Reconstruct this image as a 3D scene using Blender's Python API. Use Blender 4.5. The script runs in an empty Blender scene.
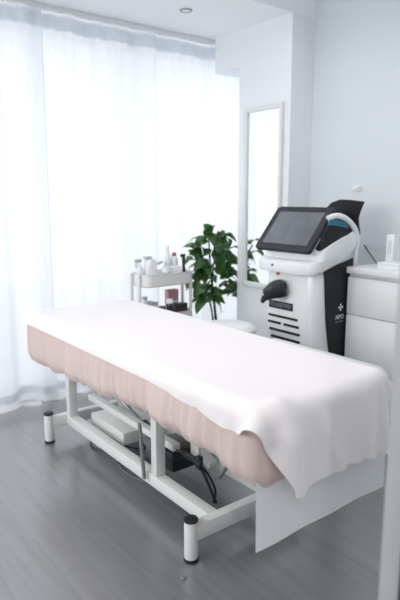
import bpy, bmesh, math, random
import numpy as np
from mathutils import Vector, Matrix

PI = math.pi
C = bpy.context.scene.collection
rnd = random.Random(7)

# ------------------------------------------------------------------ materials
def mat(name, color, rough=0.5, metal=0.0, spec=0.5, noise=0.0, nscale=20.0, bump=0.0, bscale=60.0, coat=0.0):
    m = bpy.data.materials.new(name); m.use_nodes = True
    nt = m.node_tree; b = nt.nodes['Principled BSDF']
    b.inputs['Base Color'].default_value = (*color, 1)
    b.inputs['Roughness'].default_value = rough
    b.inputs['Metallic'].default_value = metal
    b.inputs['Specular IOR Level'].default_value = spec
    b.inputs['Coat Weight'].default_value = coat
    tc = nt.nodes.new('ShaderNodeTexCoord')
    if noise:
        n = nt.nodes.new('ShaderNodeTexNoise'); n.inputs['Scale'].default_value = nscale
        nt.links.new(tc.outputs['Object'], n.inputs['Vector'])
        r = nt.nodes.new('ShaderNodeValToRGB')
        r.color_ramp.elements[0].position = .3; r.color_ramp.elements[1].position = .7
        r.color_ramp.elements[0].color = (*[max(0, c*(1-noise)) for c in color], 1)
        r.color_ramp.elements[1].color = (*[min(1, c*(1+noise)) for c in color], 1)
        nt.links.new(n.outputs['Fac'], r.inputs['Fac'])
        nt.links.new(r.outputs['Color'], b.inputs['Base Color'])
    if bump:
        n = nt.nodes.new('ShaderNodeTexNoise'); n.inputs['Scale'].default_value = bscale
        n.inputs['Detail'].default_value = 4
        nt.links.new(tc.outputs['Object'], n.inputs['Vector'])
        bp = nt.nodes.new('ShaderNodeBump'); bp.inputs['Strength'].default_value = bump
        bp.inputs['Distance'].default_value = .01
        nt.links.new(n.outputs['Fac'], bp.inputs['Height'])
        nt.links.new(bp.outputs['Normal'], b.inputs['Normal'])
    return m

def cloth_mat(name, color, transl, transp=0.0, weave=0.0, wscale=400):
    m = bpy.data.materials.new(name); m.use_nodes = True
    nt = m.node_tree; nt.nodes.clear()
    out = nt.nodes.new('ShaderNodeOutputMaterial')
    d = nt.nodes.new('ShaderNodeBsdfDiffuse'); d.inputs['Color'].default_value = (*color, 1)
    t = nt.nodes.new('ShaderNodeBsdfTranslucent'); t.inputs['Color'].default_value = (*color, 1)
    mx = nt.nodes.new('ShaderNodeMixShader'); mx.inputs['Fac'].default_value = transl
    nt.links.new(d.outputs[0], mx.inputs[1]); nt.links.new(t.outputs[0], mx.inputs[2])
    last = mx
    if transp:
        tr = nt.nodes.new('ShaderNodeBsdfTransparent')
        m2 = nt.nodes.new('ShaderNodeMixShader'); m2.inputs['Fac'].default_value = transp
        nt.links.new(last.outputs[0], m2.inputs[1]); nt.links.new(tr.outputs[0], m2.inputs[2])
        last = m2
    if weave:
        tc = nt.nodes.new('ShaderNodeTexCoord')
        n = nt.nodes.new('ShaderNodeTexNoise'); n.inputs['Scale'].default_value = wscale
        nt.links.new(tc.outputs['Object'], n.inputs['Vector'])
        bp = nt.nodes.new('ShaderNodeBump'); bp.inputs['Strength'].default_value = weave
        bp.inputs['Distance'].default_value = .004
        nt.links.new(n.outputs['Fac'], bp.inputs['Height'])
        nt.links.new(bp.outputs['Normal'], d.inputs['Normal'])
    nt.links.new(last.outputs[0], out.inputs['Surface'])
    return m

M = {}
M['wall'] = mat('wall_paint', (.83, .845, .87), .7, bump=.04, bscale=120)
M['wall_grey'] = mat('wall_paint_pale_grey', (.70, .735, .765), .7, bump=.04, bscale=120)
M['ceil'] = mat('ceiling_paint', (.90, .905, .92), .8)
M['trim'] = mat('white_trim', (.74, .75, .76), .4)
M['corridor_shade'] = mat('painted_corridor_shade', (.03, .032, .035), .5)
M['powder'] = mat('white_powder_coat', (.74, .74, .73), .4, bump=.03, bscale=300)
M['black'] = mat('black_plastic', (.018, .019, .022), .35)
M['blackrub'] = mat('black_rubber', (.015, .015, .016), .6)
M['grey'] = mat('grey_plastic', (.17, .175, .18), .45)
M['midgrey'] = mat('mid_grey_metal', (.35, .36, .37), .4, .3)
M['chrome'] = mat('chrome', (.6, .62, .65), .2, 1.0)
M['mattress'] = mat('mattress_vinyl', (.78, .74, .73), .5)
M['cover'] = cloth_mat('white_nonwoven_cover', (.93, .885, .89), .10, 0, .08, 90)
M['pink'] = cloth_mat('pink_sheet_cloth', (.80, .655, .625), .25, 0, .25, 260)
M['paper'] = cloth_mat('white_paper', (.88, .90, .925), .50, .0)
M['curtain'] = cloth_mat('sheer_curtain', (.91, .925, .965), .62, .10)
M['hem'] = cloth_mat('curtain_hem_tape', (.80, .82, .86), .42, 0)
M['machine'] = mat('glossy_white_shell', (.80, .81, .83), .25, coat=.4)
M['machine_front'] = mat('pearl_front', (.80, .81, .83), .32, .05)
M['machine_black'] = mat('satin_black_panel', (.011, .0115, .014), .5, spec=.3)
M['bezel'] = mat('dark_slate_bezel', (.026, .028, .036), .5, spec=.3)
M['screen'] = mat('screen_glass', (.12, .13, .145), .25, spec=.8, noise=.15, nscale=6)
M['teal'] = mat('teal_strip', (.01, .16, .24), .3)
M['red'] = mat('red_plastic', (.6, .02, .06), .4)
M['lettering'] = mat('pale_lettering', (.75, .76, .78), .5)
M['greyletter'] = mat('grey_lettering', (.25, .26, .29), .5)
M['label'] = mat('pale_label_print', (.66, .68, .71), .5)
M['lacquer'] = mat('white_lacquer', (.80, .815, .83), .35)
M['gap'] = mat('recess_grey', (.52, .53, .545), .7)
M['leaf'] = mat('leaf', (.040, .115, .030), .30, spec=.6, noise=.5, nscale=9)
_nt = M['leaf'].node_tree; _b = _nt.nodes['Principled BSDF']; _o = _nt.nodes['Material Output']
_t = _nt.nodes.new('ShaderNodeBsdfTranslucent'); _t.inputs['Color'].default_value = (.10, .24, .05, 1)
_m = _nt.nodes.new('ShaderNodeMixShader'); _m.inputs['Fac'].default_value = .25
_nt.links.new(_b.outputs[0], _m.inputs[1]); _nt.links.new(_t.outputs[0], _m.inputs[2]); _nt.links.new(_m.outputs[0], _o.inputs['Surface'])
M['bark'] = mat('dark_stem', (.02, .018, .015), .7)
M['soil'] = mat('soil', (.04, .03, .022), .95, bump=.6, bscale=80)
M['pot'] = mat('grey_ceramic', (.35, .37, .39), .4)
M['trolley'] = mat('trolley_enamel', (.80, .785, .765), .4)
M['whiteplastic'] = mat('white_plastic', (.82, .83, .85), .35)
M['greyplastic'] = mat('pale_grey_plastic', (.50, .52, .55), .35)
M['pinkcap'] = mat('rose_cap', (.45, .12, .15), .4)
M['pinkbox'] = mat('dusty_pink_card', (.50, .27, .28), .6)
M['darkjar'] = mat('dark_jar', (.03, .022, .03), .25)
M['berry'] = mat('dark_berry_card', (.05, .015, .022), .45)
M['frosted'] = mat('frosted_plastic', (.78, .82, .85), .3)
M['alu'] = mat('window_aluminium', (.62, .64, .66), .4, .2)
M['ground'] = mat('outdoor_paving', (.55, .55, .54), .9, noise=.1, nscale=3)

def mirror_mat():
    m = bpy.data.materials.new('mirror_glass'); m.use_nodes = True
    b = m.node_tree.nodes['Principled BSDF']
    b.inputs['Base Color'].default_value = (.93, .95, .95, 1); b.inputs['Metallic'].default_value = 1
    b.inputs['Roughness'].default_value = .02
    return m
M['mirror'] = mirror_mat()

def glass_mat():
    m = bpy.data.materials.new('window_glass'); m.use_nodes = True
    nt = m.node_tree; nt.nodes.clear()
    o = nt.nodes.new('ShaderNodeOutputMaterial'); t = nt.nodes.new('ShaderNodeBsdfTransparent')
    g = nt.nodes.new('ShaderNodeBsdfGlossy'); g.inputs['Roughness'].default_value = .02
    t.inputs['Color'].default_value = (.97, .985, .985, 1)
    x = nt.nodes.new('ShaderNodeMixShader'); x.inputs['Fac'].default_value = .06
    nt.links.new(t.outputs[0], x.inputs[1]); nt.links.new(g.outputs[0], x.inputs[2]); nt.links.new(x.outputs[0], o.inputs[0])
    return m
M['glass'] = glass_mat()

def floor_mat():
    m = bpy.data.materials.new('grey_wood_planks'); m.use_nodes = True
    nt = m.node_tree; b = nt.nodes['Principled BSDF']; L = nt.links.new
    tc = nt.nodes.new('ShaderNodeTexCoord'); mp = nt.nodes.new('ShaderNodeMapping')
    mp.inputs['Rotation'].default_value = (0, 0, PI/2)
    L(tc.outputs['Object'], mp.inputs['Vector'])
    br = nt.nodes.new('ShaderNodeTexBrick')
    br.inputs['Scale'].default_value = 1; br.inputs['Brick Width'].default_value = 1.3
    br.inputs['Row Height'].default_value = .185; br.inputs['Mortar Size'].default_value = .0015
    br.inputs['Mortar Smooth'].default_value = .3; br.offset = .37
    br.inputs['Color1'].default_value = (.160, .165, .172, 1); br.inputs['Color2'].default_value = (.184, .189, .197, 1)
    br.inputs['Mortar'].default_value = (.13, .134, .14, 1)
    L(mp.outputs[0], br.inputs['Vector'])
    m2 = nt.nodes.new('ShaderNodeMapping'); m2.inputs['Scale'].default_value = (14, .9, 1)
    L(tc.outputs['Object'], m2.inputs['Vector'])
    n = nt.nodes.new('ShaderNodeTexNoise'); n.inputs['Scale'].default_value = 2.2; n.inputs['Detail'].default_value = 6
    n.inputs['Distortion'].default_value = .8
    L(m2.outputs[0], n.inputs['Vector'])
    rp = nt.nodes.new('ShaderNodeValToRGB')
    rp.color_ramp.elements[0].position = .3; rp.color_ramp.elements[0].color = (.88, .88, .885, 1)
    rp.color_ramp.elements[1].position = .72; rp.color_ramp.elements[1].color = (1.10, 1.10, 1.10, 1)
    L(n.outputs['Fac'], rp.inputs['Fac'])
    mx = nt.nodes.new('ShaderNodeMix'); mx.data_type = 'RGBA'; mx.blend_type = 'MULTIPLY'; mx.inputs['Factor'].default_value = 1
    L(br.outputs['Color'], mx.inputs['A']); L(rp.outputs['Color'], mx.inputs['B'])
    L(mx.outputs['Result'], b.inputs['Base Color'])
    b.inputs['Roughness'].default_value = .30; b.inputs['Specular IOR Level'].default_value = 1.0; b.inputs['Coat Weight'].default_value = .8; b.inputs['Coat Roughness'].default_value = .22; b.inputs['Coat IOR'].default_value = 1.6
    bp = nt.nodes.new('ShaderNodeBump'); bp.inputs['Strength'].default_value = .12; bp.inputs['Distance'].default_value = .004
    L(n.outputs['Fac'], bp.inputs['Height']); L(bp.outputs['Normal'], b.inputs['Normal'])
    return m
M['floor'] = floor_mat()

# ------------------------------------------------------------------ helpers
def obj(name, bm, m, parent=None, smooth=True, autos=True):
    me = bpy.data.meshes.new(name)
    bmesh.ops.recalc_face_normals(bm, faces=bm.faces[:])
    bm.to_mesh(me); bm.free()
    o = bpy.data.objects.new(name, me); C.objects.link(o)
    if m: me.materials.append(m)
    if smooth:
        me.shade_smooth()
        if autos:
            try: me.set_sharp_from_angle(angle=math.radians(38))
            except Exception: pass
    if parent:
        o.parent = parent
        o.matrix_parent_inverse = Matrix.Translation(parent.location).inverted() if parent.rotation_euler.to_matrix().is_identity else parent.matrix_basis.inverted()
    return o

def thing(name, label, cat, loc, group=None):
    o = bpy.data.objects.new(name, None); C.objects.link(o)
    o.location = loc; o.empty_display_size = .05
    o['label'] = label; o['category'] = cat
    if group: o['group'] = group
    return o

def tag(o, label, cat, group=None):
    o['label'] = label; o['category'] = cat
    if group: o['group'] = group
    return o

def struct(name, bm, m, parent=None):
    o = obj(name, bm, m, parent)
    if parent is None: o['kind'] = 'structure'
    return o

def NB(): return bmesh.new()

def box(bm, x0, x1, y0, y1, z0, z1, bev=0.0, seg=2, mtx=None):
    r = bmesh.ops.create_cube(bm, size=1)
    vs = r['verts']
    for v in vs:
        v.co = Vector((x0+(v.co.x+.5)*(x1-x0), y0+(v.co.y+.5)*(y1-y0), z0+(v.co.z+.5)*(z1-z0)))
    if bev:
        es = list({e for v in vs for e in v.link_edges})
        rr = bmesh.ops.bevel(bm, geom=es, offset=bev, segments=seg, affect='EDGES', profile=.5)
        vs = list({v for f in rr['faces'] for v in f.verts} | {v for v in vs if v.is_valid})
    if mtx is not None:
        for v in vs: v.co = mtx @ v.co
    return bm

def tube(bm, pts, r, n=10, caps=True, smooth_n=0):
    P = [Vector(p) for p in pts]
    if smooth_n:
        Q = []
        for i in range(len(P)-1):
            p0 = P[max(i-1, 0)]; p1 = P[i]; p2 = P[i+1]; p3 = P[min(i+2, len(P)-1)]
            for k in range(smooth_n):
                t = k/smooth_n
                Q.append(.5*((2*p1)+(p2-p0)*t+(2*p0-5*p1+4*p2-p3)*t*t+(3*p1-p0-3*p2+p3)*t**3))
        Q.append(P[-1]); P = Q
    rr = r if isinstance(r, (list, tuple)) else None
    rings = []; up = None
    for i, p in enumerate(P):
        d = (P[min(i+1, len(P)-1)]-P[max(i-1, 0)]).normalized()
        if up is None:
            up = d.orthogonal().normalized()
        up = (up-d*up.dot(d)).normalized(); s = d.cross(up)
        q = rr[min(len(rr)-1, int(i*len(rr)/len(P)))] if rr else r
        rings.append([bm.verts.new(p+(up*math.cos(2*PI*k/n)+s*math.sin(2*PI*k/n))*q) for k in range(n)])
    for a, b in zip(rings, rings[1:]):
        for k in range(n): bm.faces.new((a[k], a[(k+1) % n], b[(k+1) % n], b[k]))
    if caps:
        bm.faces.new(rings[0][::-1]); bm.faces.new(rings[-1])
    return bm

def lathe(bm, c, prof, n=24, axis=None):
    """prof: list of (r,z) going up; c base centre"""
    c = Vector(c); rings = []
    rot = Matrix.Identity(3) if axis is None else Vector((0, 0, 1)).rotation_difference(Vector(axis)).to_matrix()
    for r, z in prof:
        rings.append([bm.verts.new(c+rot @ Vector((max(r, 1e-4)*math.cos(2*PI*k/n), max(r, 1e-4)*math.sin(2*PI*k/n), z))) for k in range(n)])
    for a, b in zip(rings, rings[1:]):
        for k in range(n): bm.faces.new((a[k], a[(k+1) % n], b[(k+1) % n], b[k]))
    bm.faces.new(rings[0][::-1]); bm.faces.new(rings[-1])
    return bm

def rrect(x0, x1, y0, y1, r, n=6):
    out = []
    for cx, cy, a in ((x1-r, y1-r, 0), (x0+r, y1-r, PI/2), (x0+r, y0+r, PI), (x1-r, y0+r, 1.5*PI)):
        for k in range(n+1):
            t = a+PI/2*k/n
            out.append((cx+r*math.cos(t), cy+r*math.sin(t)))
    return out

def loft(bm, rings, caps=True):
    R = [[bm.verts.new(p) for p in ring] for ring in rings]
    n = len(R[0])
    for a, b in zip(R, R[1:]):
        for k in range(n): bm.faces.new((a[k], a[(k+1) % n], b[(k+1) % n], b[k]))
    if caps:
        bm.faces.new(R[0][::-1]); bm.faces.new(R[-1])
    return bm

def prism(bm, pts, off, bev=0.0, seg=2):
    """polygon pts (3d) extruded by vector off"""
    off = Vector(off)
    a = [bm.verts.new(Vector(p)) for p in pts]; b = [bm.verts.new(Vector(p)+off) for p in pts]
    n = len(a)
    fs = [bm.faces.new(a[::-1]), bm.faces.new(b)]
    for k in range(n): fs.append(bm.faces.new((a[k], a[(k+1) % n], b[(k+1) % n], b[k])))
    if bev:
        es = {e for f in fs[:2] for e in f.edges}
        bmesh.ops.bevel(bm, geom=list(es), offset=bev, segments=seg, affect='EDGES', profile=.5)
    return bm

def text_mesh(name, s, size, mtx, m, parent, depth=.0006, align='CENTER'):
    cu = bpy.data.curves.new(name, 'FONT'); cu.body = s; cu.size = size; cu.extrude = depth
    cu.align_x = align; cu.align_y = 'CENTER'
    t = bpy.data.objects.new(name+'_tmp', cu); C.objects.link(t)
    dg = bpy.context.evaluated_depsgraph_get()
    me = bpy.data.meshes.new_from_object(t.evaluated_get(dg))
    bpy.data.objects.remove(t)
    me.transform(mtx); me.materials.clear(); me.materials.append(m); me.name = name
    o = bpy.data.objects.new(name, me); C.objects.link(o); o.parent = parent
    o.matrix_parent_inverse = parent.matrix_basis.inverted()
    return o

def copy_tree(o, loc, label=None, group=None):
    r = o.copy(); C.objects.link(r); r.location = loc
    if label: r['label'] = label
    if group: r['group'] = group
    for ch in list(o.children):
        c = ch.copy(); C.objects.link(c); c.parent = r
    return r

# ------------------------------------------------------------------ setting
XW, ZC, ZL = 3.07, 2.67, 2.55        # recess wall, main ceiling, lowered ceiling
XP, YP, YPB = 2.856, 2.713, 3.22     # pillar face, its near side, its back
XL, YB, YWIN = -1.3, -1.7, 3.78

struct('floor', box(NB(), XL-.1, 3.5, YB-.1, YWIN+.12, -.1, 0), M['floor'])
struct('ceiling', box(NB(), XL-.1, 3.5, YB-.1, YP, ZC, ZC+.12), M['ceil'])
struct('trim_1', box(NB(), XL-.1, 3.5, YP, YWIN+.12, ZL, ZC+.12), M['ceil'])          # lowered ceiling strip by the window
struct('wall_right', box(NB(), XW, XW+.43, YB, YP, 0, ZC), M['wall_grey'])
struct('wall_pillar', box(NB(), XP, 3.5, YP, YPB, 0, ZL), M['wall'])
struct('trim_2', box(NB(), XP, 3.5, YPB, 3.50, 2.30, ZL), M['wall'])                   # short beam from pillar to the curtain
struct('wall_end', box(NB(), 3.38, 3.5, YPB, YWIN+.12, 0, ZL), M['wall'])
SY0, SY1, SZ0, SZ1 = 1.05, 3.35, .75, 2.50                      # added side window, an unseen opening for fill light
b = NB(); box(b, XL-.1, XL, YB, SY0, 0, ZC); box(b, XL-.1, XL, SY1, YWIN+.12, 0, ZC); box(b, XL-.1, XL, SY0, SY1, 0, SZ0); box(b, XL-.1, XL, SY0, SY1, SZ1, ZC)
struct('wall_left', b, M['wall'])
struct('wall_back', box(NB(), XL-.1, 3.5, YB-.1, YB, 0, ZC), M['wall'])
# near wall with the doorway the photograph is taken through
JX, JY0, JY1 = .909, .540, .583
M['jamb'] = mat('grey_white_door_frame', (.50, .50, .505), .45)
struct('door_1', box(NB(), JX, JX+.06, JY0, JY1, 0, 2.12, .002), M['jamb'])
b = NB(); box(b, JX+.0601, XW, JY0, JY1, 0, ZC); box(b, XL, -.35, JY0, JY1, 0, ZC); box(b, -.35, JX+.0601, JY0, JY1, 2.1201, ZC)
struct('wall_near', b, M['trim'])
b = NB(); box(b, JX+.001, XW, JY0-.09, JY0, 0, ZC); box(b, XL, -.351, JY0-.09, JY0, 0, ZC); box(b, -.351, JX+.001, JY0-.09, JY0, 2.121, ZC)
struct('trim_3', b, M['corridor_shade'])  # dark colour stands in for shade on the corridor side of the wall
struct('baseboard_right', box(NB(), XW-.012, XW, JY1, YP, 0, .07, .003), M['trim'])
struct('baseboard_pillar', box(NB(), XP-.012, XP, YP, YPB, 0, .07, .003), M['trim'])
struct('baseboard_left', box(NB(), XL, XL+.012, JY1, YWIN, 0, .07, .003), M['trim'])

# window wall: slim head and sill, four tall windows
b = NB(); box(b, XL, 3.38, YWIN, YWIN+.12, 2.46, ZL); box(b, XL, 3.38, YWIN, YWIN+.12, 0, .04)
struct('wall_window', b, M['wall'])
W = (3.38-XL)/4
for i in range(4):
    x0 = XL+i*W; x1 = x0+W
    b = NB(); f = .035
    box(b, x0, x0+f, YWIN+.03, YWIN+.09, .04, 2.46, .004); box(b, x1-f, x1, YWIN+.03, YWIN+.09, .04, 2.46, .004)
    box(b, x0+f, x1-f, YWIN+.03, YWIN+.09, .04, .04+f, .004); box(b, x0+f, x1-f, YWIN+.03, YWIN+.09, 2.46-f, 2.46, .004)
    w = struct('window_%d' % (i+1), b, M['alu'])
    obj('pane', box(NB(), x0+f, x1-f, YWIN+.055, YWIN+.065, .04+f, 2.46-f), M['glass'], w)
b = NB()
for y0, y1 in ((SY0+.001, SY0+.04), ((SY0+SY1)/2-.03, (SY0+SY1)/2+.03), (SY1-.04, SY1-.001)): box(b, XL-.075, XL-.025, y0, y1, SZ0+.001, SZ1-.001, .004)
for z0, z1 in ((SZ0+.001, SZ0+.04), (SZ1-.04, SZ1-.001)): box(b, XL-.074, XL-.026, SY0+.04, SY1-.04, z0, z1, .004)
w = struct('window_5', b, M['alu'])  # unseen window, added so fill light can enter from the left
obj('pane', box(NB(), XL-.055, XL-.045, SY0+.04, SY1-.04, SZ0+.04, SZ1-.04), M['glass'], w)
g = struct('trim_4', box(NB(), XL-3, 6.5, YWIN+.12, 9, -.14, -.04), M['ground'])       # paving outside the window

# curtain track on the lowered ceiling
struct('trim_5', box(NB(), XL, 3.36, 3.53, 3.60, ZL-.022, ZL-.0005, .003), M['trim'])

# ------------------------------------------------------------------ curtains
def curtain(name, x0, x1, label, seed, dy=0.0):
    r = random.Random(seed)
    ph = [r.uniform(0, 6.28) for _ in range(6)]
    n = int((x1-x0)/.0115); nz = 44
    zt, zb = ZL-.03, .012
    def wave(s, z):
        k = 1-z/zt                         # 0 at the top, 1 at the hem
        a = .011*math.sin(s*2*PI/.105+ph[0]+.9*math.sin(s*3+ph[1]))*(1-.55*k)
        a += (.018+.018*k)*math.sin(s*2*PI/.34+ph[2]+.9*math.sin(s*4.1+ph[3])+.35*k)
        a += (.013+.009*k)*math.sin(s*2*PI/.19+ph[4]+1.2*math.sin(s*2.3+ph[5])-.3*k)
        return a
    def P(s, z, off=0):
        e = 0
        return Vector((s+.012*math.sin(s*9+ph[1])*(1-z/zt), 3.575+dy+wave(s, z)*.92+off, z+(.012*math.sin(s*2*PI/.34+ph[2]) if z < .2 else 0)))
    root = thing(name, label, 'curtain', ((x0+x1)/2, 3.575, 0))
    b = NB(); grid = []
    for j in range(nz+1):
        z = zb+(zt-zb)*j/nz
        grid.append([b.verts.new(P(x0+(x1-x0)*i/n, z)) for i in range(n+1)])
    for j in range(nz):
        for i in range(n): b.faces.new((grid[j][i], grid[j][i+1], grid[j+1][i+1], grid[j+1][i]))
    obj('drape', b, M['curtain'], root, autos=False)
    for nm, za, zc in (('hem_band', .062, .118), ('heading_tape', zt-.10, zt-.015)):
        b = NB(); g2 = []
        for z in (za, (za+zc)/2, zc):
            g2.append([b.verts.new(P(x0+(x1-x0)*i/n, z, -.004)) for i in range(n+1)])
        for j in range(2):
            for i in range(n): b.faces.new((g2[j][i], g2[j][i+1], g2[j+1][i+1], g2[j+1][i]))
        obj(nm, b, M['hem'], root, autos=False)
    # rolled edge along the meeting side
    xe = x1 if dy < 0 else x0
    b = NB(); pts = [P(xe, zb+(zt-zb)*j/nz, -.006) for j in range(nz+1)]
    tube(b, pts, .004, 8); obj('edge_seam', b, M['curtain'], root, autos=False)
    return root
curtain('sheer_curtain', -1.28, 1.500, 'sheer white curtain hanging left of the vertical seam', 3, -.018)
curtain('sheer_curtain', 1.425, 3.34, 'wide sheer white curtain hanging behind trolley and plant', 11, .02)

# ------------------------------------------------------------------ recessed ceiling spots: one by the curtain, the rest added as fill
M['lamp'] = bpy.data.materials.new('lamp_lens'); M['lamp'].use_nodes = True
_b = M['lamp'].node_tree.nodes['Principled BSDF']; _b.inputs['Base Color'].default_value = (.6, .6, .6, 1)
_b.inputs['Emission Color'].default_value = (1, .98, .95, 1); _b.inputs['Emission Strength'].default_value = .15
def spot_and_fill(x, y, zc, label, watts):
    t = thing('ceiling_spotlight', label, 'ceiling light', (x, y, zc), 'recessed spots in the ceiling')
    obj('trim_ring', lathe(NB(), (x, y, zc-.008), [(.026, .004), (.030, 0), (.040, .001), (.042, .0078)], 28), M['midgrey'], t)
    obj('lamp_face', lathe(NB(), (x, y, zc-.006), [(.010, -.001), (.025, .0), (.0255, .004)], 24), M['lamp'], t)
    if watts:  # fill lamp, fitted only in the added spots
        l = bpy.data.lights.new('spot_and_fill', 'AREA'); l.shape = 'DISK'; l.size = .06; l.energy = watts; l.color = (1, .985, .96)
        l.spread = math.radians(150)
        o = bpy.data.objects.new('spot_and_fill', l); C.objects.link(o); o.location = (x, y, zc-.012)
spot_and_fill(2.289, 3.103, ZL, 'small round recessed spotlight in the low white ceiling by curtain', 0)
for x, y, lab in ((.75, 2.35, 'added fill spot above the left side of table head'), (1.55, 2.35, 'added fill spot above the head half of the table'), (2.35, 2.35, 'added fill spot above the space before laser machine'),
                  (.75, 1.35, 'added fill spot left of the table foot end'), (1.55, 1.35, 'added fill spot above the foot half of the table'), (2.35, 1.35, 'added fill spot above the drawer cabinet side')):
    spot_and_fill(x, y, ZC, lab, 1.95)  # unseen spots, added to brighten the table top and walls
spot_and_fill(-.30, -.70, ZC, 'added fill spot in the passage outside the doorway', 16)  # unseen lamp, added to lift the table's foot end

# small fitting on the grey wall
t = thing('wall_hook', 'small white fitting on the grey wall above the machine', 'wall hook', (XW, 2.306, 1.434))
obj('plate', box(NB(), XW-.008, XW-.0005, 2.272, 2.340, 1.419, 1.449, .003), M['whiteplastic'], t)
obj('peg', box(NB(), XW-.028, XW-.008, 2.280, 2.318, 1.434, 1.446, .004), M['whiteplastic'], t)

# ------------------------------------------------------------------ wall mirror
t = thing('wall_mirror', 'tall narrow mirror with white frame hung on the pillar', 'mirror', (XP, 2.95, .72))
ym0, ym1, zm0, zm1 = 2.765, 3.142, .725, 2.005
b = NB(); fw = .035
box(b, XP-.028, XP-.0005, ym0, ym0+fw*.75, zm0, zm1, .004); box(b, XP-.028, XP-.0005, ym1-fw, ym1, zm0, zm1, .004)
box(b, XP-.028, XP-.0005, ym0+fw*.75, ym1-fw, zm0, zm0+fw, .004); box(b, XP-.028, XP-.0005, ym0+fw*.75, ym1-fw, zm1-fw, zm1, .004)
obj('frame', b, M['trim'], t)
obj('glass', box(NB(), XP-.014, XP-.0008, ym0+.024, ym1-.033, zm0+.033, zm1-.033), M['mirror'], t)

# ------------------------------------------------------------------ treatment table
TX0, TX1, TY0, TY1, TZ = 1.125, 1.795, 1.190, 3.085, .735
tb = thing('treatment_table', 'white framed electric treatment table draped with sheets', 'treatment table', (1.46, 2.1, 0))
obj('mattress', loft(NB(), [[(x, y, TZ-dz) for x, y in rrect(TX0+i_, TX1-i_, TY0+i_, TY1-i_, .07-i_, 8)] for i_, dz in ((.02, .105), (.006, .10), (0, .085), (0, .04), (.006, .018), (.02, .005), (.04, 0))]), M['mattress'], tb)
obj('mattress_board', box(NB(), TX0+.03, TX1-.03, TY0+.03, TY1-.03, TZ-.135, TZ-.106, .004), M['powder'], tb)
for y in (1.571, 2.918):
    obj('crossbar', box(NB(), 1.172, 1.75, y-.022, y+.022, .085, .150, .004), M['powder'], tb)
    for x in (1.172, 1.75):
        ft = obj('foot', lathe(NB(), (x, y, .014), [(.026, 0), (.0265, .002), (.0265, .150), (.026, .152)], 24), M['powder'], tb)
        obj('top_cap', lathe(NB(), (x, y, .1662), [(.0275, 0), (.0285, .003), (.0275, .010), (.02, .013)], 24), M['blackrub'], ft)
        obj('floor_pad', lathe(NB(), (x, y, 0), [(.027, 0), (.0295, .003), (.0285, .012), (.0265, .0138)], 24), M['blackrub'], ft)
for x in (1.295, 1.63):
    obj('rail', box(NB(), x-.026, x+.026, 1.594, 2.895, .092, .148, .004), M['powder'], tb)
    for y in (1.98, 2.87):
        obj('post', box(NB(), x-.025, x+.025, y-.022, y+.022, .149, .60 if y < 2.5 else .598, .004), M['powder'], tb)
obj('lift_bar', box(NB(), 1.385, 1.425, 1.99, 2.85, .225, .26, .004), M['powder'], tb)
obj('lift_arm', box(NB(), -.02, .02, -.55, .55, -.02, .02, .004, 2, Matrix.Translation((1.56, 2.42, .36)) @ Matrix.Rotation(.42, 4, 'X')), M['powder'], tb)
obj('underframe', box(NB(), 1.24, 1.68, 1.40, 2.90, .569, .5985, .004), M['powder'], tb)
m_ = NB(); box(m_, 1.40, 1.56, 2.02, 2.22, .10, .20, .012); tube(m_, [(1.48, 2.22, .155), (1.48, 2.40, .20)], .03, 14)
obj('lift_motor', m_, M['black'], tb)
obj('piston', tube(NB(), [(1.48, 2.395, .199), (1.485, 2.75, .30)], .014, 12), M['chrome'], tb)
obj('control_box', box(NB(), 1.375, 1.585, 2.43, 2.80, .095, .165, .008), M['powder'], tb)
obj('hanging_strap', box(NB(), -.006, .006, -.010, .010, -.13, .13, .004, 2, Matrix.Translation((1.250, 2.045, .250)) @ Matrix.Rotation(-.13, 4, 'X')), M['grey'], tb)
obj('release_lever', tube(NB(), [(1.45, 1.655, .305), (1.45, 1.735, .185)], .0085, 10), M['grey'], tb)
obj('lever_bracket', box(NB(), 1.43, 1.47, 1.62, 1.68, .28, .567, .006), M['powder'], tb)
obj('motor_lead', tube(NB(), [(1.42, 2.06, .19), (1.40, 1.95, .24), (1.42, 1.86, .22), (1.44, 1.80, .13), (1.46, 1.77, .045)], .007, 8, smooth_n=8), M['black'], tb)
obj('motor_lead', tube(NB(), [(1.46, 2.05, .17), (1.43, 1.93, .205), (1.45, 1.84, .18), (1.47, 1.79, .10), (1.47, 1.80, .03)], .006, 8, smooth_n=8), M['black'], tb)
obj('cable_clip', box(NB(), 1.40, 1.425, 1.815, 1.845, .20, .26, .006), M['black'], tb)
obj('plug_bracket', box(NB(), 1.455, 1.475, 1.895, 1.955, .21, .265, .006), M['powder'], tb)

# leads lying on the floor under the rail
b = NB()
tube(b, [(1.50, 2.50, .090), (1.50, 2.42, .05), (1.480, 2.60, .006), (1.475, 2.72, .006), (1.436, 2.79, .006), (1.370, 2.785, .006), (1.328, 2.70, .006), (1.362, 2.625, .006), (1.43, 2.64, .006)], .0048, 8, smooth_n=8)
tag(obj('power_cable', b, M['black']), 'black cable looped on the floor by the table rail', 'cable')
b = NB()
tube(b, [(1.52, 2.36, .006), (1.457, 2.50, .006), (1.404, 2.535, .006), (1.347, 2.455, .006), (1.324, 2.333, .006), (1.339, 2.231, .006), (1.369, 2.169, .006), (1.43, 2.15, .006)], .004, 8, smooth_n=8)
tag(obj('power_cable', b, M['grey']), 'thin grey cable lying on floor under the table rail', 'cable')
tag(obj('floor_plug', lathe(NB(), (1.085, 1.50, 0), [(.010, 0), (.011, .004), (.007, .009)], 14), M['grey']), 'tiny grey plug on floor beside the nearest table foot', 'floor plug')

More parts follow.
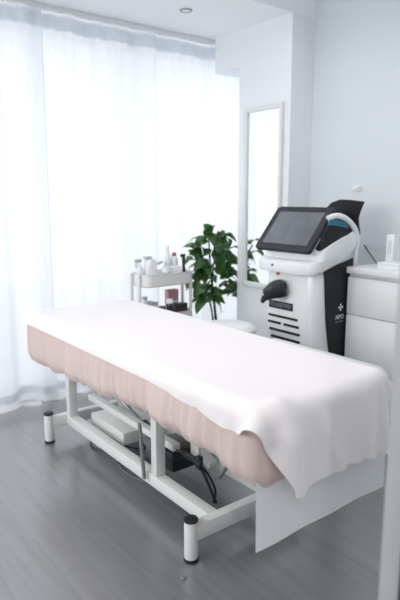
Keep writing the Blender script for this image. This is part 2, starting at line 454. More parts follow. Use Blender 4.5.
# ---- paper strip hanging from the foot end
b = NB(); nx, nz = 26, 26; g = []
path = [(TY0+.60-.035*k, TZ+.003) for k in range(17)]
path += [(TY0+.045-.050*math.sin(a), TZ+.003-.051*(1-math.cos(a))) for a in [PI/2*k/6 for k in range(1, 7)]]
z0 = path[-1][1]
path += [(TY0-.005-.004*(k/16), z0-(z0-.262)*k/16) for k in range(1, 17)]
for k, (y, z) in enumerate(path):
    row = []
    for i in range(nx+1):
        x = 1.137+(1.828-1.137)*i/nx
        f = max(0, (k-23)/16)
        row.append(b.verts.new((x, y-.003*f*math.sin(i*.55)-.003*f*math.sin(i*.21+1), z-.004*f*(1 if i else 1))))
    g.append(row)
for a, c in zip(g, g[1:]):
    for i in range(nx): b.faces.new((a[i], a[i+1], c[i+1], c[i]))
tag(obj('paper_sheet', b, M['paper'], autos=False), 'plain white paper strip hanging down from the table foot end', 'paper')

# ---- fitted pink sheet
def pink_sheet():
    b = NB()
    off = .006
    outline = []                                            # perimeter, near side first
    x0, x1, y0, y1, r = TX0-off, TX1+off, TY0-off-.019, TY1+off, .085
    def arc(cx, cy, a0, a1, r=r, n=9):
        return [(cx+r*math.cos(a0+(a1-a0)*k/n), cy+r*math.sin(a0+(a1-a0)*k/n)) for k in range(n+1)]
    def line(p, q, step=.013):
        L = math.dist(p, q); n = max(1, int(L/step))
        return [(p[0]+(q[0]-p[0])*k/n, p[1]+(q[1]-p[1])*k/n) for k in range(1, n)]
    segs = [arc(x0+r, y1-r, PI/2, PI), arc(x0+.06, y0+.06, PI, 1.5*PI, .06), arc(x1-.06, y0+.06, 1.5*PI, 2*PI, .06), arc(x1-r, y1-r, 0, PI/2)]
    for i in range(4):
        outline += segs[i]; outline += line(segs[i][-1], segs[(i+1) % 4][0])
    n = len(outline); cx, cy = (x0+x1)/2, (y0+y1)/2
    s = [0]
    for i in range(1, n): s.append(s[-1]+math.dist(outline[i-1], outline[i]))
    tot = s[-1]+math.dist(outline[-1], outline[0])
    rings = []
    prof = [(-.055, 0), (-.03, -.003), (-.012, -.014), (-.003, -.030)]      # inset, dz
    def hem_z(x, y):
        return float(np.interp(y, [1.15, 1.2, 1.45, 1.75, 2.15, 2.6, 3.1], [.475, .485, .53, .545, .51, .49, .472]))
    for inset, dz in prof:
        ring = []
        for i, (x, y) in enumerate(outline):
            p = outline[i-1]; q = outline[(i+1) % n]
            nx_, ny_ = q[1]-p[1], -(q[0]-p[0]); L = math.hypot(nx_, ny_) or 1
            nx_, ny_ = -nx_/L, -ny_/L
            # outward normal
            if nx_*(x-cx)+ny_*(y-cy) < 0: nx_, ny_ = -nx_, -ny_
            ring.append(Vector((x+nx_*inset, y+ny_*inset, TZ+.005+dz)))
        rings.append(ring)
    ztop = TZ+.005-.030
    rows = 13
    for k in range(1, rows+1):
        t = k/rows; ring = []
        for i, (x, y) in enumerate(outline):
            p = outline[i-1]; q = outline[(i+1) % n]
            nx_, ny_ = q[1]-p[1], -(q[0]-p[0]); L = math.hypot(nx_, ny_) or 1
            nx_, ny_ = nx_/L, ny_/L
            if nx_*(x-cx)+ny_*(y-cy) < 0: nx_, ny_ = -nx_, -ny_
            u = s[i]
            fold = .0042*math.sin(u*2*PI/.062+1.5*math.sin(u*5.1))+.007*math.sin(u*2*PI/.23+1.2*math.sin(u*3.3)+.8)+.0025*math.sin(u*2*PI/.04+2*math.sin(u*7))
            if x < x0+.12:      # a broad flap falls forward just past the middle
                fold += .016*max(0, min(1, (1.78-y)/.03))*max(0, min(1, (y-1.28)/.35))-.006*math.exp(-((y-1.95)/.12)**2)
            amp = (t**.8)*1.2
            if y < TY0+.02: amp *= .4
            gather = .006*math.sin(t*PI)
            hz = hem_z(x, y)+.004*math.sin(u*2*PI/.17)+.0015*math.sin(u*2*PI/.06)
            z = ztop+(hz-ztop)*t
            tuck = -.016*max(0, (t-.85)/.15)
            d = fold*amp+gather+tuck+.006*t
            ring.append(Vector((x+nx_*d, y+ny_*d, z)))
        rings.append(ring)
    loft(b, [[tuple(v) for v in rg] for rg in rings], caps=False)
    b.verts.ensure_lookup_table()
    b.faces.new([b.verts[i] for i in range(n)])
    return b
sheet = obj('fitted_sheet', pink_sheet(), M['pink'], autos=False)
tag(sheet, 'gathered pale pink fitted sheet stretched over the table mattress', 'sheet')

# ---- white cover: a cloth draped by relaxation over the mattress
def drape_cover():
    h = .02
    na = 45; nb = 110
    A0 = np.linspace(0, 1, na)[:, None]; B0 = np.linspace(0, 1, nb)[None, :]
    far = 1.86
    YB0 = 3.112+(.895-3.112)*B0
    near = np.interp(YB0, [.92, 1.10, 1.24, 1.32, 1.50, 1.75, 3.02, 3.07, 3.10, 3.12], [1.240, 1.125, 1.040, 1.035, 1.055, 1.073, 1.073, 1.085, 1.11, 1.145])
    X = near+(far-near)*A0
    Y = YB0+0*A0+.020*(A0-.5)*B0
    P = np.stack([X, Y, np.full_like(X, TZ+.035)], -1)
    rs = np.random.RandomState(4)
    def sm(a, k):
        for _ in range(k):
            a = (a+np.roll(a, 1, 0)+np.roll(a, -1, 0)+np.roll(a, 1, 1)+np.roll(a, -1, 1))/5
        return a
    nz = sm(rs.randn(na, nb), 30); nz /= np.abs(nz).max()
    P[..., 2] += .01*nz
    rest = {}
    # rest lengths from the flat layout
    F = P.copy(); F[..., 2] = 0
    def d(a, c): return np.linalg.norm(F[a]-F[c], axis=-1)
    cons = []
    S = slice
    def add(i0, j0, di, dj, k, colour):
        # colour: list of index slices pairs
        for ai, aj in colour:
            ii, jj = np.meshgrid(ai, aj, indexing='ij')
            ii = ii.ravel(); jj = jj.ravel()
            ok = (ii+di < na) & (jj+dj < nb) & (jj+dj >= 0)
            ii = ii[ok]; jj = jj[ok]
            a = ii*nb+jj; c = (ii+di)*nb+jj+dj
            L = np.linalg.norm(F.reshape(-1, 3)[a]-F.reshape(-1, 3)[c], axis=1)
            cons.append((a, c, L, k))
    I = np.arange(na); J = np.arange(nb)
    for p in (0, 1):
        add(0, 0, 1, 0, 1.0, [(I[p::2], J)]); add(0, 0, 0, 1, 1.0, [(I, J[p::2])])
        add(0, 0, 1, 1, .35, [(I[p::2], J)]); add(0, 0, 1, -1, .35, [(I[p::2], J)])
    for p in (0, 1):
        ip = np.array([i for i in I if (i//2) % 2 == p]); jp = np.array([j for j in J if (j//2) % 2 == p])
        add(0, 0, 2, 0, .06, [(ip, J)]); add(0, 0, 0, 2, .06, [(I, jp)])
    bx0, bx1, by0, by1, bz1 = TX0-.016, TX1+.02, TY0-.046, TY1+.012, TZ+.009
    bz0 = .30; r = .045
    RXY = .085
    c2 = np.array([(bx0+bx1)/2, (by0+by1)/2]); h2 = np.array([(bx1-bx0)/2, (by1-by0)/2])-RXY
    V = P.reshape(-1, 3).copy(); prev = V.copy()
    dt = 1/60.; grav = np.array([0, 0, -3.0])*dt*dt
    def collide(V, prev):
        q = V[:, :2]-c2; cl = np.clip(q, -h2, h2); e = q-cl
        el = np.linalg.norm(e, axis=1)
        n2 = np.zeros_like(e); o = el > 1e-9; n2[o] = e[o]/el[o][:, None]
        dxy = el-RXY                                   # distance to the side wall, negative inside
        u = np.maximum(dxy+r, 0); w = np.maximum(V[:, 2]-(bz1-r), 0)
        dist = np.hypot(u, w)
        hit = (dist < r) & (V[:, 2] > bz0)
        newV = V.copy(); n = np.zeros_like(V)
        flat = hit & (u <= 1e-9)
        n[flat] = (0, 0, 1); newV[flat, 2] = bz1
        rim = hit & (u > 1e-9)
        nu = np.zeros(len(V)); nw = np.zeros(len(V))
        nu[rim] = u[rim]/dist[rim]; nw[rim] = w[rim]/dist[rim]
        n[rim, 0] = n2[rim, 0]*nu[rim]; n[rim, 1] = n2[rim, 1]*nu[rim]; n[rim, 2] = nw[rim]
        newV[rim] += n[rim]*(r-dist[rim])[:, None]
        m = newV-prev
        mt = m-(m*n).sum(1, keepdims=True)*n
        newV[hit] -= .45*mt[hit]
        return newV
    pin = np.where((V[:, 0] > 1.30) & (V[:, 0] < 1.62) & (V[:, 1] > 1.45) & (V[:, 1] < 2.9))[0]
    pin_xy = V[pin, :2].copy()
    for step in range(230):
        vel = (V-prev)*(.97 if step < 170 else .90)
        np.clip(vel, -.02, .02, out=vel)
        prev = V.copy()
        V = V+vel+grav
        for it in range(14):
            for a, c, L, k in cons:
                dv = V[c]-V[a]; l = np.linalg.norm(dv, axis=1)
                w = (k*.5*(l-L)/np.maximum(l, 1e-9))[:, None]*dv
                V[a] += w; V[c] -= w
            V[pin, :2] = pin_xy
            if it % 7 == 6: V = collide(V, prev)
        V = collide(V, prev)
        V[pin, :2] = pin_xy; V[pin, 2] = np.maximum(V[pin, 2], bz1)
    V = V.reshape(na, nb, 3)
    # the padding under the sheet is slightly uneven
    top = np.clip((V[..., 2]-(TZ-.02))/.03, 0, 1)
    x_, y_, z_ = V[..., 0].copy(), V[..., 1].copy(), V[..., 2].copy()
    # stiff pointed folds at the two foot corners
    V[..., 2] += .020*np.exp(-((x_-1.222)**2+(y_-1.165)**2)/.045**2)+.012*np.exp(-((x_-1.745)**2+(y_-1.17)**2)/.05**2)
    hang = np.clip((.735-z_)/.10, 0, 1)*np.clip((TY0+.01-y_)/.03, 0, 1)
    du = x_-(1.218+.13*(.74-z_))
    V[..., 1] -= .050*hang*np.where(du < 0, np.exp(-np.abs(du/.05)**1.5), np.exp(-np.abs(du/.055)**1.3))
    d2 = x_-(1.34+.55*(.74-z_))
    V[..., 1] -= .012*hang*np.exp(-(d2/.03)**2)
    V[..., 1] -= .010*hang*np.exp(-((x_-1.60-.1*(.74-z_))/.05)**2)
    # soft ridges along the near edge towards the foot corner
    sidez = np.clip((1.17-x_)/.05, 0, 1)*np.clip((1.75-y_)/.25, 0, 1)*np.clip((y_-1.16)/.05, 0, 1)
    V[..., 0] -= .010*sidez*(.5+.5*np.sin(y_*2*np.pi/.19+.7))
    V[..., 2] += .004*nz*top+.004*top*np.sin(V[..., 1]*3.1+.6)*np.sin((V[..., 0]-1.1)*4)+.004*top
    return V
V = drape_cover()
b = NB(); na, nb = V.shape[:2]
vv = [[b.verts.new(tuple(V[i, j])) for j in range(nb)] for i in range(na)]
for i in range(na-1):
    for j in range(nb-1): b.faces.new((vv[i][j], vv[i+1][j], vv[i+1][j+1], vv[i][j+1]))
cov = obj('cover_sheet', b, M['cover'], autos=False)
sub = cov.modifiers.new('smooth', 'SUBSURF'); sub.levels = 1; sub.render_levels = 1
tag(cov, 'white disposable cover draped on top of the treatment table', 'sheet')

# ------------------------------------------------------------------ round stool behind the table
SX, SY = 2.08, 2.43
t = thing('swivel_stool', 'white round stool standing behind the treatment table', 'stool', (SX, SY, 0))
obj('seat', lathe(NB(), (SX, SY, .582), [(.12, 0), (.155, .006), (.168, .03), (.166, .05), (.15, .066), (.11, .074), (.05, .077), (.005, .0775)], 36), M['lacquer'], t)
obj('seat_plate', lathe(NB(), (SX, SY, .557), [(.06, 0), (.10, .004), (.11, .024)], 24), M['black'], t)
obj('gas_column', lathe(NB(), (SX, SY, .10), [(.03, 0), (.03, .25), (.018, .252), (.018, .456)], 18), M['chrome'], t)
for k in range(5):
    a = 2*PI*k/5+.3; dx, dy = math.cos(a), math.sin(a)
    lg = obj('leg', tube(NB(), [(SX+dx*.028, SY+dy*.028, .125), (SX+dx*.15, SY+dy*.15, .105), (SX+dx*.20, SY+dy*.20, .085)], [.016, .014, .012], 10), M['chrome'], t)
    obj('caster', lathe(NB(), (SX+dx*.20-.011*-dy, SY+dy*.20-.011*dx, .026), [(.022, 0), (.026, .003), (.026, .019), (.022, .022)], 18, (-dy, dx, 0)), M['blackrub'], lg)

# ------------------------------------------------------------------ trolley
RX0, RX1, RY0, RY1 = 1.895, 2.290, 3.06, 3.28
t = thing('utility_trolley', 'white metal utility trolley with trays standing by the curtain', 'trolley', ((RX0+RX1)/2, 3.17, 0))
def tray(z0, h):
    b = NB(); r = .06; n = 7
    def ring(ins, z): return [(x, y, z) for x, y in rrect(RX0+ins, RX1-ins, RY0+ins, RY1-ins, r-ins*.5, n)]
    loft(b, [ring(.012, z0), ring(.004, z0+.006), ring(0, z0+h-.006), ring(-.004, z0+h-.003), ring(-.004, z0+h), ring(.002, z0+h), ring(.004, z0+h-.008), ring(.014, z0+.006)])
    return b
for z in (.795, .525, .20):
    obj('tray', tray(z, .085), M['trolley'], t)
for x in (RX0-.012, RX1+.012):
    for y in (RY0+.06, RY1-.06):
        p = obj('post', tube(NB(), [(x, y, .08), (x, y, .88)], .011, 10), M['powder'], t)
        obj('caster', lathe(NB(), (x-.011, y, .035), [(.028, 0), (.034, .003), (.034, .019), (.028, .022)], 18, (1, 0, 0)), M['blackrub'], p)

GT = 'toiletries on the top tray of the trolley'
ZT = .8015
def item(name, label, cat, x, y, z, grp=GT): return thing(name, label, cat, (x, y, z), grp)
# spray bottle at the left end
x, y = 1.938, 3.205
k = item('spray_bottle', 'slim pale spray bottle at the left end of top tray', 'bottle', x, y, ZT)
obj('bottle', lathe(NB(), (x, y, ZT), [(.020, 0), (.023, .004), (.023, .11), (.018, .125), (.010, .135), (.010, .15)], 18), M['whiteplastic'], k)
s_ = NB(); box(s_, x-.036, x+.018, y-.009, y+.009, ZT+.151, ZT+.172, .005); box(s_, x-.030, x-.022, y-.006, y+.006, ZT+.112, ZT+.153, .003)
obj('spray_head', s_, M['greyplastic'], k)
# big dispenser with a spout
x, y = 2.015, 3.19
k = item('pump_dispenser', 'bulky white pump dispenser with grey spout on top tray', 'dispenser', x, y, ZT)
obj('body', loft(NB(), [[(px, py, ZT+z) for px, py in rrect(x-w, x+w, y-.04, y+.04, .03)] for w, z in ((.038, 0), (.042, .005), (.044, .125), (.040, .15), (.028, .168))]), M['whiteplastic'], k)
obj('cap', box(NB(), x-.046, x+.006, y-.02, y+.02, ZT+.1685, ZT+.188, .006), M['greyplastic'], k)
obj('spout', tube(NB(), [(x+.040, y-.01, ZT+.135), (x+.062, y-.012, ZT+.137), (x+.090, y-.014, ZT+.145)], .0085, 10), M['greyplastic'], k)
# tall bottle
x, y = 2.165, 3.205
k = item('lotion_bottle', 'tall clear bottle rising highest on the top tray', 'bottle', x, y, ZT)
obj('bottle', lathe(NB(), (x, y, ZT), [(.022, 0), (.025, .004), (.025, .165), (.020, .19), (.011, .202), (.011, .217)], 20), M['frosted'], k)
obj('cap', lathe(NB(), (x, y, ZT+.2175), [(.014, 0), (.014, .026), (.012, .030)], 16), M['whiteplastic'], k)
# low cup
x, y = 2.085, 3.105
k = item('cotton_cup', 'low white cup in front of the tall clear bottle', 'cup', x, y, ZT)
obj('cup', lathe(NB(), (x, y, ZT), [(.022, 0), (.026, .003), (.030, .10), (.030, .115), (.027, .115), (.024, .02)], 20), M['whiteplastic'], k)
obj('band', lathe(NB(), (x, y, ZT+.070), [(.0285, 0), (.0302, .0005), (.0303, .014), (.0295, .0145)], 20), M['greyplastic'], k)
# rose capped bottle
x, y = 2.222, 3.205
k = item('serum_bottle', 'white bottle with a rose coloured cap on top tray', 'bottle', x, y, ZT)
obj('bottle', lathe(NB(), (x, y, ZT), [(.025, 0), (.028, .004), (.028, .145), (.022, .165), (.014, .175)], 20), M['whiteplastic'], k)
obj('cap', lathe(NB(), (x, y, ZT+.1755), [(.015, 0), (.016, .003), (.015, .020), (.010, .024)], 16), M['pinkcap'], k)
x, y = 2.168, 3.11
k = item('tissue_box', 'small white carton in front of rose capped bottle', 'box', x, y, ZT)
obj('carton', box(NB(), x-.032, x+.034, y-.020, y+.020, ZT, ZT+.118, .004), M['whiteplastic'], k)
# black tool standing upright
x, y = 2.249, 3.13
k = item('hair_trimmer', 'black handheld trimmer standing upright at right of top tray', 'trimmer', x, y, ZT)
obj('body', tube(NB(), [(x+.002, y, ZT+.001), (x+.006, y, ZT+.06), (x, y, ZT+.12), (x+.002, y, ZT+.170)], [.008, .011, .010, .012], 12, smooth_n=4), M['black'], k)
obj('head', box(NB(), x-.024, x+.012, y-.009, y+.009, ZT+.171, ZT+.193, .004), M['black'], k)
# middle tray
GM = 'products on the middle tray of the trolley'; ZM = .5315
for i, (x, lab) in enumerate(((1.944, 'small white jar at the far left of middle tray'), (1.988, 'small white jar second from the left on middle tray'), (2.030, 'small white jar third from left on middle tray'))):
    k = item('cream_jar', lab, 'jar', x, 3.155, ZM, GM)
    hh = (.195, .160, .150)[i]
    obj('jar', lathe(NB(), (x, 3.155, ZM), [(.017, 0), (.0185, .003), (.0185, hh-.03), (.016, hh-.022)], 18), M['whiteplastic'], k)
    obj('lid', lathe(NB(), (x, 3.155, ZM+hh-.0215), [(.019, 0), (.019, .018), (.017, .0205)], 18), M['greyplastic'], k)
for x, y, lab in ((2.048, 3.10, 'low dark jar left of the pink box'), (2.118, 3.115, 'dark jar with white lid before the pink box')):
    k = item('cream_jar', lab, 'jar', x, y, ZM, GM)
    hh = .125 if x < 2.1 else .165
    obj('jar', lathe(NB(), (x, y, ZM), [(.020, 0), (.0225, .003), (.0225, hh-.034), (.02, hh-.030)], 18), M['darkjar'], k)
    obj('lid', lathe(NB(), (x, y, ZM+hh-.0295), [(.0235, 0), (.0235, .026), (.021, .0295)], 18), M['whiteplastic' if x > 2.1 else 'black'], k)
k = item('soap_box', 'dusty pink carton standing upright on the middle tray', 'box', 2.198, 3.205, ZM, GM)
obj('carton', box(NB(), 2.155, 2.242, 3.180, 3.228, ZM, ZM+.212, .003), M['pinkbox'], k)
obj('label_panel', box(NB(), 2.165, 2.232, 3.1790, 3.1799, ZM+.10, ZM+.135), M['whiteplastic'], k)
k = item('palette_box', 'dark flat case at the right end of middle tray', 'box', 2.212, 3.125, ZM, GM)
obj('case', box(NB(), 2.162, 2.258, 3.096, 3.154, ZM, ZM+.104, .004), M['berry'], k)
obj('case_lid', box(NB(), 2.161, 2.259, 3.095, 3.155, ZM+.1045, ZM+.125, .004), M['black'], k)

# the trolley and everything on it stand a little further along
for o in list(C.objects):
    if o.parent is None and (o.name.startswith('utility_trolley') or o.get('group') in (GT, GM)): o.location.x += .03

# ------------------------------------------------------------------ potted plant
PX, PY = 2.82, 3.385
t = thing('potted_plant', 'leafy green potted plant between the pillar and the curtain', 'plant', (PX, PY, 0))
obj('pot', lathe(NB(), (PX, PY, 0), [(.085, 0), (.095, .006), (.125, .24), (.13, .25), (.118, .25), (.112, .22)], 32), M['pot'], t)
obj('soil', lathe(NB(), (PX, PY, .2205), [(.10, 0), (.109, .002), (.06, .012), (.01, .014)], 24), M['soil'], t)
stems = [[(PX-.01, PY, .225), (2.772, 3.38, .45), (2.745, 3.375, .62), (2.715, 3.37, .80), (2.70, 3.37, .97), (2.69, 3.37, 1.10)],
         [(PX-.03, PY+.02, .225), (2.74, 3.39, .50), (2.68, 3.40, .72), (2.62, 3.40, .88)],
         [(2.73, 3.375, .68), (2.76, 3.40, .82), (2.80, 3.41, .96)],
         [(2.70, 3.37, .82), (2.62, 3.35, .92), (2.56, 3.34, 1.00)]]
for i, s_ in enumerate(stems):
    obj('stem', tube(NB(), s_, [.011, .010, .009, .007, .006] if i == 0 else [.008, .007, .006, .005], 8, smooth_n=6), M['bark'], t)
def leaf(bm, base, direction, L, w, roll, droop):
    d = Vector(direction).normalized(); side = d.cross(Vector((0, 0, 1)))
    if side.length < .1: side = Vector((1, 0, 0))
    side.normalize(); nrm = side.cross(d)
    R = Matrix.Rotation(roll, 3, d); side = R @ side; nrm = R @ nrm
    rows = []
    n = 8
    for i in range(n+1):
        u = i/n
        ww = w*(math.sin(PI*min(1, u**.8*.98+.01))**.75)
        c = Vector(base)+d*(L*u)+nrm*(.18*L*math.sin(u*PI))-Vector((0, 0, 1))*(droop*L*u*u)
        row = []
        for k in (-1, -.5, 0, .5, 1):
            row.append(bm.verts.new(c+side*(ww*k)+nrm*(ww*.35*abs(k)-.06*ww*math.cos(u*18)*abs(k))))
        rows.append(row)
    for a, c in zip(rows, rows[1:]):
        for k in range(4): bm.faces.new((a[k], a[k+1], c[k+1], c[k]))
b = NB(); r = random.Random(21)
cnt = 0
tries = 0
while cnt < 92 and tries < 5000:
    tries += 1
    z = r.uniform(.57, 1.10)
    # crown outline: wide in the middle, narrow at top
    k = (z-.57)/.53
    half = .22*math.sin(PI*(.14+.72*k))**.8*(1.0 if k < .7 else 1-(k-.7)*1.3)
    cx = 2.765-.03*k
    x = cx+r.uniform(-1, 1)*half; y = 3.375+r.uniform(-.9, .9)*.10
    dx = (x-cx)/half+r.uniform(-.5, .5); dy = r.uniform(-1, .7)
    d = Vector((dx, dy*.7, r.uniform(-.35, .6)))
    L = r.uniform(.095, .145); w = L*r.uniform(.33, .43)
    tip = Vector((x, y, z))+d.normalized()*L
    if not (3.265 < tip.y < 3.49 and 2.49 < tip.x < 3.02): continue
    if y < 3.27 or y > 3.48: continue
    leaf(b, (x, y, z), d, L, w, r.uniform(-.9, .9), r.uniform(.1, .6)); cnt += 1
for base, d in (((2.69, 3.37, 1.09), (-.4, -.1, .9)), ((2.69, 3.37, 1.08), (.5, -.1, .8)), ((2.69, 3.37, 1.06), (.05, -.2, 1)), ((2.57, 3.34, .93), (-1, -.1, -.1)), ((2.59, 3.34, 1.0), (-1, 0, .3)), ((2.66, 3.36, .60), (-.8, -.1, -.6)), ((2.65, 3.36, .70), (-1, -.1, -.5))):
    leaf(b, base, d, .13, .042, .2, .2)
obj('foliage', b, M['leaf'], t, autos=False)

# ------------------------------------------------------------------ drawer cabinet
CX0, CY1, CY0, CZ = 2.65, 2.03, 1.15, .985
t = thing('drawer_cabinet', 'white drawer cabinet standing against the grey wall', 'cabinet', (2.86, 1.59, 0))
obj('carcass', box(NB(), CX0+.022, XW-.003, CY0, CY1, .05, CZ-.037, .002), M['lacquer'], t)
obj('top', box(NB(), CX0-.008, XW-.002, CY0-.006, CY1+.004, CZ-.036, CZ, .004), M['lacquer'], t)
obj('plinth', box(NB(), CX0+.05, XW-.01, CY0+.01, CY1-.01, 0, .049), M['lacquer'], t)
for z0, z1 in ((.712, .926), (.392, .704), (.072, .384)):
    d = obj('drawer', box(NB(), CX0, CX0+.0205, CY0+.003, CY1-.003, z0, z1, .003), M['lacquer'], t)
    obj('finger_pull', box(NB(), CX0+.004, CX0+.0205, CY0+.01, CY1-.01, z1+.0005, z1+.0065), M['gap'], d)

t = thing('storage_tray', 'flat white box lying on top of the drawer cabinet', 'box', (2.76, 1.79, CZ), 'objects on the drawer cabinet')
obj('box_base', box(NB(), 2.70, 2.82, 1.70, 1.868, CZ+.0003, CZ+.027, .003), M['lacquer'], t)
obj('box_lid', box(NB(), 2.698, 2.822, 1.698, 1.870, CZ+.0275, CZ+.038, .003), M['lacquer'], t)
t = thing('carton_box', 'upright white carton standing behind the flat box on cabinet', 'carton', (2.86, 1.90, CZ), 'objects on the drawer cabinet')
obj('carton', box(NB(), 2.84, 2.88, 1.866, 1.914, CZ+.0003, 1.168, .003), M['whiteplastic'], t)
obj('printed_panel', box(NB(), 2.8392, 2.8399, 1.878, 1.904, CZ+.07, CZ+.15), M['label'], t)
t = obj('makeup_brush', tube(NB(), [(2.895, 2.012, CZ+.005), (3.0625, 2.226, 1.072)], [.0035, .0045], 8), M['black'])
tag(t, 'thin black stick leaning on the wall behind cabinet', 'stick', 'objects on the drawer cabinet')

# ------------------------------------------------------------------ laser machine
t = thing('laser_machine', 'white and black beauty laser machine with tilted touchscreen', 'machine', (2.58, 2.26, 0))
YA, YZ = 2.045, 2.475
rings = []
for z, xf, xb, ya, yz, r in ((.075, 2.49, 2.76, YA+.03, YZ-.06, .06), (.10, 2.47, 2.775, YA+.012, YZ-.05, .07), (.30, 2.435, 2.78, YA+.004, YZ-.035, .075),
                             (.55, 2.405, 2.78, YA, YZ-.015, .075), (.75, 2.397, 2.78, YA, YZ-.008, .075), (.93, 2.397, 2.77, YA, YZ-.012, .075), (.985, 2.42, 2.76, YA+.01, YZ-.02, .07)):
    rings.append([(x, y, z) for x, y in rrect(xf, xb, ya, yz, r, 8)])
obj('body', loft(NB(), rings), M['machine_front'], t)
for x in (2.52, 2.72):
    for y in (2.11, 2.38):
        obj('caster', lathe(NB(), (x-.013, y, .038), [(.03, 0), (.0375, .004), (.0375, .022), (.03, .026)], 18, (1, 0, 0)), M['blackrub'], t)
# side panels
side = [(2.458, .975), (2.470, .85), (2.485, .70), (2.510, .56), (2.538, .45), (2.56, .12), (2.70, .12), (2.698, .45), (2.703, .80), (2.703, 1.03)]
sp = obj('side_panel', prism(NB(), [(x, YA-.010, z) for x, z in side], (0, .013, 0)), M['machine_black'], t)
sp['label'] = 'satin black side panel with pale cross and lettering'
obj('side_panel', prism(NB(), [(x, YZ-.012, z) for x, z in side if z < .95], (0, .006, 0)), M['machine_black'], t)
MS = lambda x, z: Matrix(((1, 0, 0, x), (0, 0, -1, YA-.0108), (0, 1, 0, z), (0, 0, 0, 1)))
text_mesh('lettering', 'APO', .038, MS(2.600, .694), M['lettering'], sp)
b = NB()
box(b, 2.606-.004, 2.606+.004, YA-.0115, YA-.0102, .733, .769); box(b, 2.606-.018, 2.606+.018, YA-.0115, YA-.0102, .747, .755)
for dx, dz in ((-.016, 0), (.016, 0), (0, -.016), (0, .016)):
    box(b, 2.606+dx-.0055, 2.606+dx+.0055, YA-.0116, YA-.0102, .751+dz-.0055, .751+dz+.0055)
obj('cross_emblem', b, M['lettering'], sp)
obj('caption_line', box(NB(), 2.564, 2.634, YA-.0114, YA-.0102, .6655, .6700), M['greyletter'], sp)
# front: vents, name plate, sticker, button
for z, spans in ((.676, ((2.175, 2.412),)), (.634, ((2.165, 2.285), (2.310, 2.415))), (.590, ((2.158, 2.402),)), (.546, ((2.158, 2.388),)), (.503, ((2.158, 2.380),))):
    for y0, y1 in spans:
        b = NB(); box(b, 2.394 if z > .52 else 2.398, 2.412 if z > .52 else 2.43, y0, y1, z-.007, z+.007, .003)
        obj('vent', b, M['machine_black'], t)
np_ = obj('name_plate', box(NB(), 2.3935, 2.3985, 2.213, 2.408, .722, .768, .002), M['bezel'], t)
MF = lambda y, z, x: Matrix(((0, 0, -1, x), (-1, 0, 0, y), (0, 1, 0, z), (0, 0, 0, 1)))
text_mesh('lettering', 'CLASSETPO', .031, MF(2.310, .746, 2.3928), M['greyletter'], np_)
obj('red_sticker', lathe(NB(), (2.3985, 2.340, .935), [(.013, 0), (.013, .003), (.010, .004)], 16, (-1, 0, .05)), M['red'], t)
# upper shell: profile swept across the width, rounded at both sides
prof = [(2.338, .952), (2.40, .958), (2.46, .972), (2.53, .988), (2.60, 1.010), (2.67, 1.042), (2.725, 1.085), (2.755, 1.12), (2.750, 1.165), (2.728, 1.192),
        (2.695, 1.190), (2.66, 1.175), (2.60, 1.158), (2.53, 1.134), (2.47, 1.114), (2.425, 1.094), (2.408, 1.06), (2.395, 1.03), (2.345, 1.022), (2.332, 1.010), (2.330, .968)]
def swept(prof, ya, yz, edge=.03, front=.05, n=20):
    cxp = sum(p[0] for p in prof)/len(prof); czp = sum(p[1] for p in prof)/len(prof)
    rings = []
    for i in range(n+1):
        s = -1+2*i/n; s = math.copysign(1-(1-abs(s))**1.6, s)
        y = (ya+yz)/2+s*(yz-ya)/2
        e = max(0, (abs(y-(ya+yz)/2)-((yz-ya)/2-edge))/edge)
        sc = 1-.16*(1-math.sqrt(max(0, 1-e*e)))
        ring = []
        for x, z in prof:
            fx = front*abs(s)**5*max(0, min(1, (2.50-x)/.16))
            ring.append((cxp+(x-cxp)*sc+fx, y, czp+(z-czp)*sc))
        rings.append(ring)
    return rings
obj('upper_shell', loft(NB(), swept(prof, YA-.012, YZ+.012)), M['machine'], t)
prof2 = [(2.43, 1.085), (2.53, 1.115), (2.64, 1.155), (2.705, 1.180), (2.70, 1.205), (2.66, 1.232), (2.61, 1.252), (2.555, 1.266), (2.515, 1.262), (2.44, 1.17)]
obj('dome', loft(NB(), swept(prof2, YA-.004, YZ+.004, .02, 0)), M['machine_black'], t)
obj('teal_strip', prism(NB(), [(2.478, YA-.007, 1.228), (2.56, YA-.007, 1.220), (2.655, YA-.007, 1.203), (2.625, YA-.007, 1.238), (2.56, YA-.007, 1.256), (2.49, YA-.007, 1.256)], (0, .012, 0)), M['teal'], t)
obj('button', lathe(NB(), (2.3312, 2.322, .992), [(.007, 0), (.007, .004), (.004, .005)], 14, (-1, 0, 0)), M['black'], t)
# white carrying arch at the side, running down behind
obj('arch', tube(NB(), [(2.49, 2.060, 1.262), (2.535, 2.046, 1.276), (2.58, 2.036, 1.272), (2.635, 2.034, 1.250), (2.69, 2.036, 1.212), (2.732, 2.042, 1.165), (2.750, 2.052, 1.11), (2.752, 2.062, 1.05), (2.750, 2.066, .95), (2.752, 2.066, .80)], .0165, 14, smooth_n=6), M['machine'], t)
# rear fin
fin = [(2.30, 1.318), (2.265, 1.348), (2.20, 1.366), (2.12, 1.362), (2.036, 1.354), (2.046, 1.335), (2.066, 1.300), (2.078, 1.262), (2.074, 1.225), (2.052, 1.165), (2.12, 1.15), (2.30, 1.17)]
b = NB(); prism(b, [(2.765-.10*max(0, (z-1.2)/.16)*0, y, z) for y, z in fin], (.022, 0, 0), .005)
obj('rear_fin', b, M['machine_black'], t)
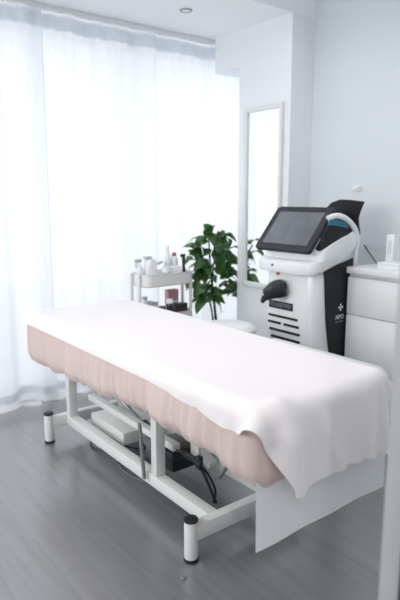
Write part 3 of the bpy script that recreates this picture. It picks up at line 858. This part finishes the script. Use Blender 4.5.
# touchscreen
o_ = Vector((2.352, 2.278, 1.075)); u_ = Vector((0, -1, 0)); v_ = Vector((.205, 0, .245)).normalized(); n_ = u_.cross(v_).normalized()
MT = Matrix(((u_.x, v_.x, n_.x, o_.x), (u_.y, v_.y, n_.y, o_.y), (u_.z, v_.z, n_.z, o_.z), (0, 0, 0, 1)))
def plate(hw, h0, h1, r, d0, d1, tap=0.0):
    b = NB(); rr = []
    for d, ins in ((d0, tap), (d0+(d1-d0)*.75, 0), (d1, .004)):
        rr.append([tuple(MT @ Vector((x, y, d))) for x, y in rrect(-hw+ins, hw-ins, h0+ins, h1-ins, r, 5)])
    return loft(b, rr)
scr = obj('touchscreen', plate(.218, 0, .318, .022, -.012, .010), M['bezel'], t)
obj('display', plate(.174, .042, .276, .006, .0095, .0108), M['screen'], scr)
obj('screen_back', plate(.216, .004, .316, .03, -.035, -.0125, .03), M['machine'], scr)
obj('screen_neck', box(NB(), 2.47, 2.52, 2.20, 2.36, 1.12, 1.165, .012), M['machine'], t)
# hand piece in its holder on the front
hld = obj('handpiece_cradle', lathe(NB(), (2.399, 2.300, .858), [(.034, 0), (.036, .004), (.034, .012)], 20, (-1, 0, 0)), M['machine_black'], t)
def hp():
    b = NB(); rings = []
    A = Vector((2.384, 2.272, .860)); B = Vector((2.285, 2.345, .822))
    ax = (B-A).normalized(); s = ax.cross(Vector((0, 0, 1))).normalized(); up = s.cross(ax)
    for u, ry, rz, dz in ((0, .036, .044, 0), (.06, .045, .052, 0), (.35, .047, .053, .003), (.6, .043, .047, .003), (.8, .034, .040, -.004), (.95, .024, .034, -.010), (1.0, .018, .028, -.012)):
        c = A+(B-A)*u+up*dz
        rings.append([tuple(c+s*(ry*math.copysign(abs(math.cos(a))**.6, math.cos(a)))+up*(rz*math.copysign(abs(math.sin(a))**.6, math.sin(a)))) for a in [2*PI*k/20 for k in range(20)]])
    return loft(b, rings)
h_ = thing('laser_handpiece', 'black laser handpiece resting in the cradle on machine front', 'handpiece', (2.33, 2.30, .83))
obj('grip', hp(), M['black'], h_)
obj('nozzle', lathe(NB(), (2.292, 2.340, .808), [(.017, 0), (.015, .025), (.010, .042)], 14, (-.3, .2, -.93)), M['black'], h_)

# ------------------------------------------------------------------ light
w = bpy.data.worlds.new('World'); bpy.context.scene.world = w; w.use_nodes = True
bg = w.node_tree.nodes['Background']; bg.inputs[0].default_value = (.92, .96, 1, 1); bg.inputs[1].default_value = 1.0
def area(name, loc, rot, sx, sy, e, col):
    l = bpy.data.lights.new(name, 'AREA'); l.shape = 'RECTANGLE'; l.size = sx; l.size_y = sy; l.energy = e; l.color = col
    o = bpy.data.objects.new(name, l); C.objects.link(o); o.location = loc; o.rotation_euler = rot
    return o
area('daylight', (1.3, 4.6, 1.7), (-PI/2, 0, 0), 6.0, 3.4, 66, (1, .975, .965))
area('side_fill', (-2.7, 2.2, 2.55), (0, -PI/2+.45, 0), 2.2, 3.4, 155, (1, .985, .965))  # added fill light shining in through the added side window

# ------------------------------------------------------------------ camera
cam = bpy.data.cameras.new('Camera'); co = bpy.data.objects.new('Camera', cam); C.objects.link(co)
pitch = math.atan(103/563.); yaw = math.atan(443/(563./math.cos(pitch)))
co.location = (0, 0, 1.38); co.rotation_euler = (PI/2-pitch, 0, -yaw)
cam.sensor_fit = 'VERTICAL'; cam.sensor_height = 36; cam.sensor_width = 24; cam.lens = 563/600*36
cam.clip_start = .05
cam.dof.use_dof = True; cam.dof.focus_distance = 2.45; cam.dof.aperture_fstop = 2.2
sc = bpy.context.scene; sc.camera = co
vs = sc.view_settings; vs.view_transform = 'Standard'; vs.look = 'None'; vs.gamma = 1; vs.use_curve_mapping = False
vs.exposure = .15
sc.cycles.max_bounces = 12; sc.cycles.diffuse_bounces = 8; sc.cycles.transparent_max_bounces = 16
sc.cycles.use_denoising = True
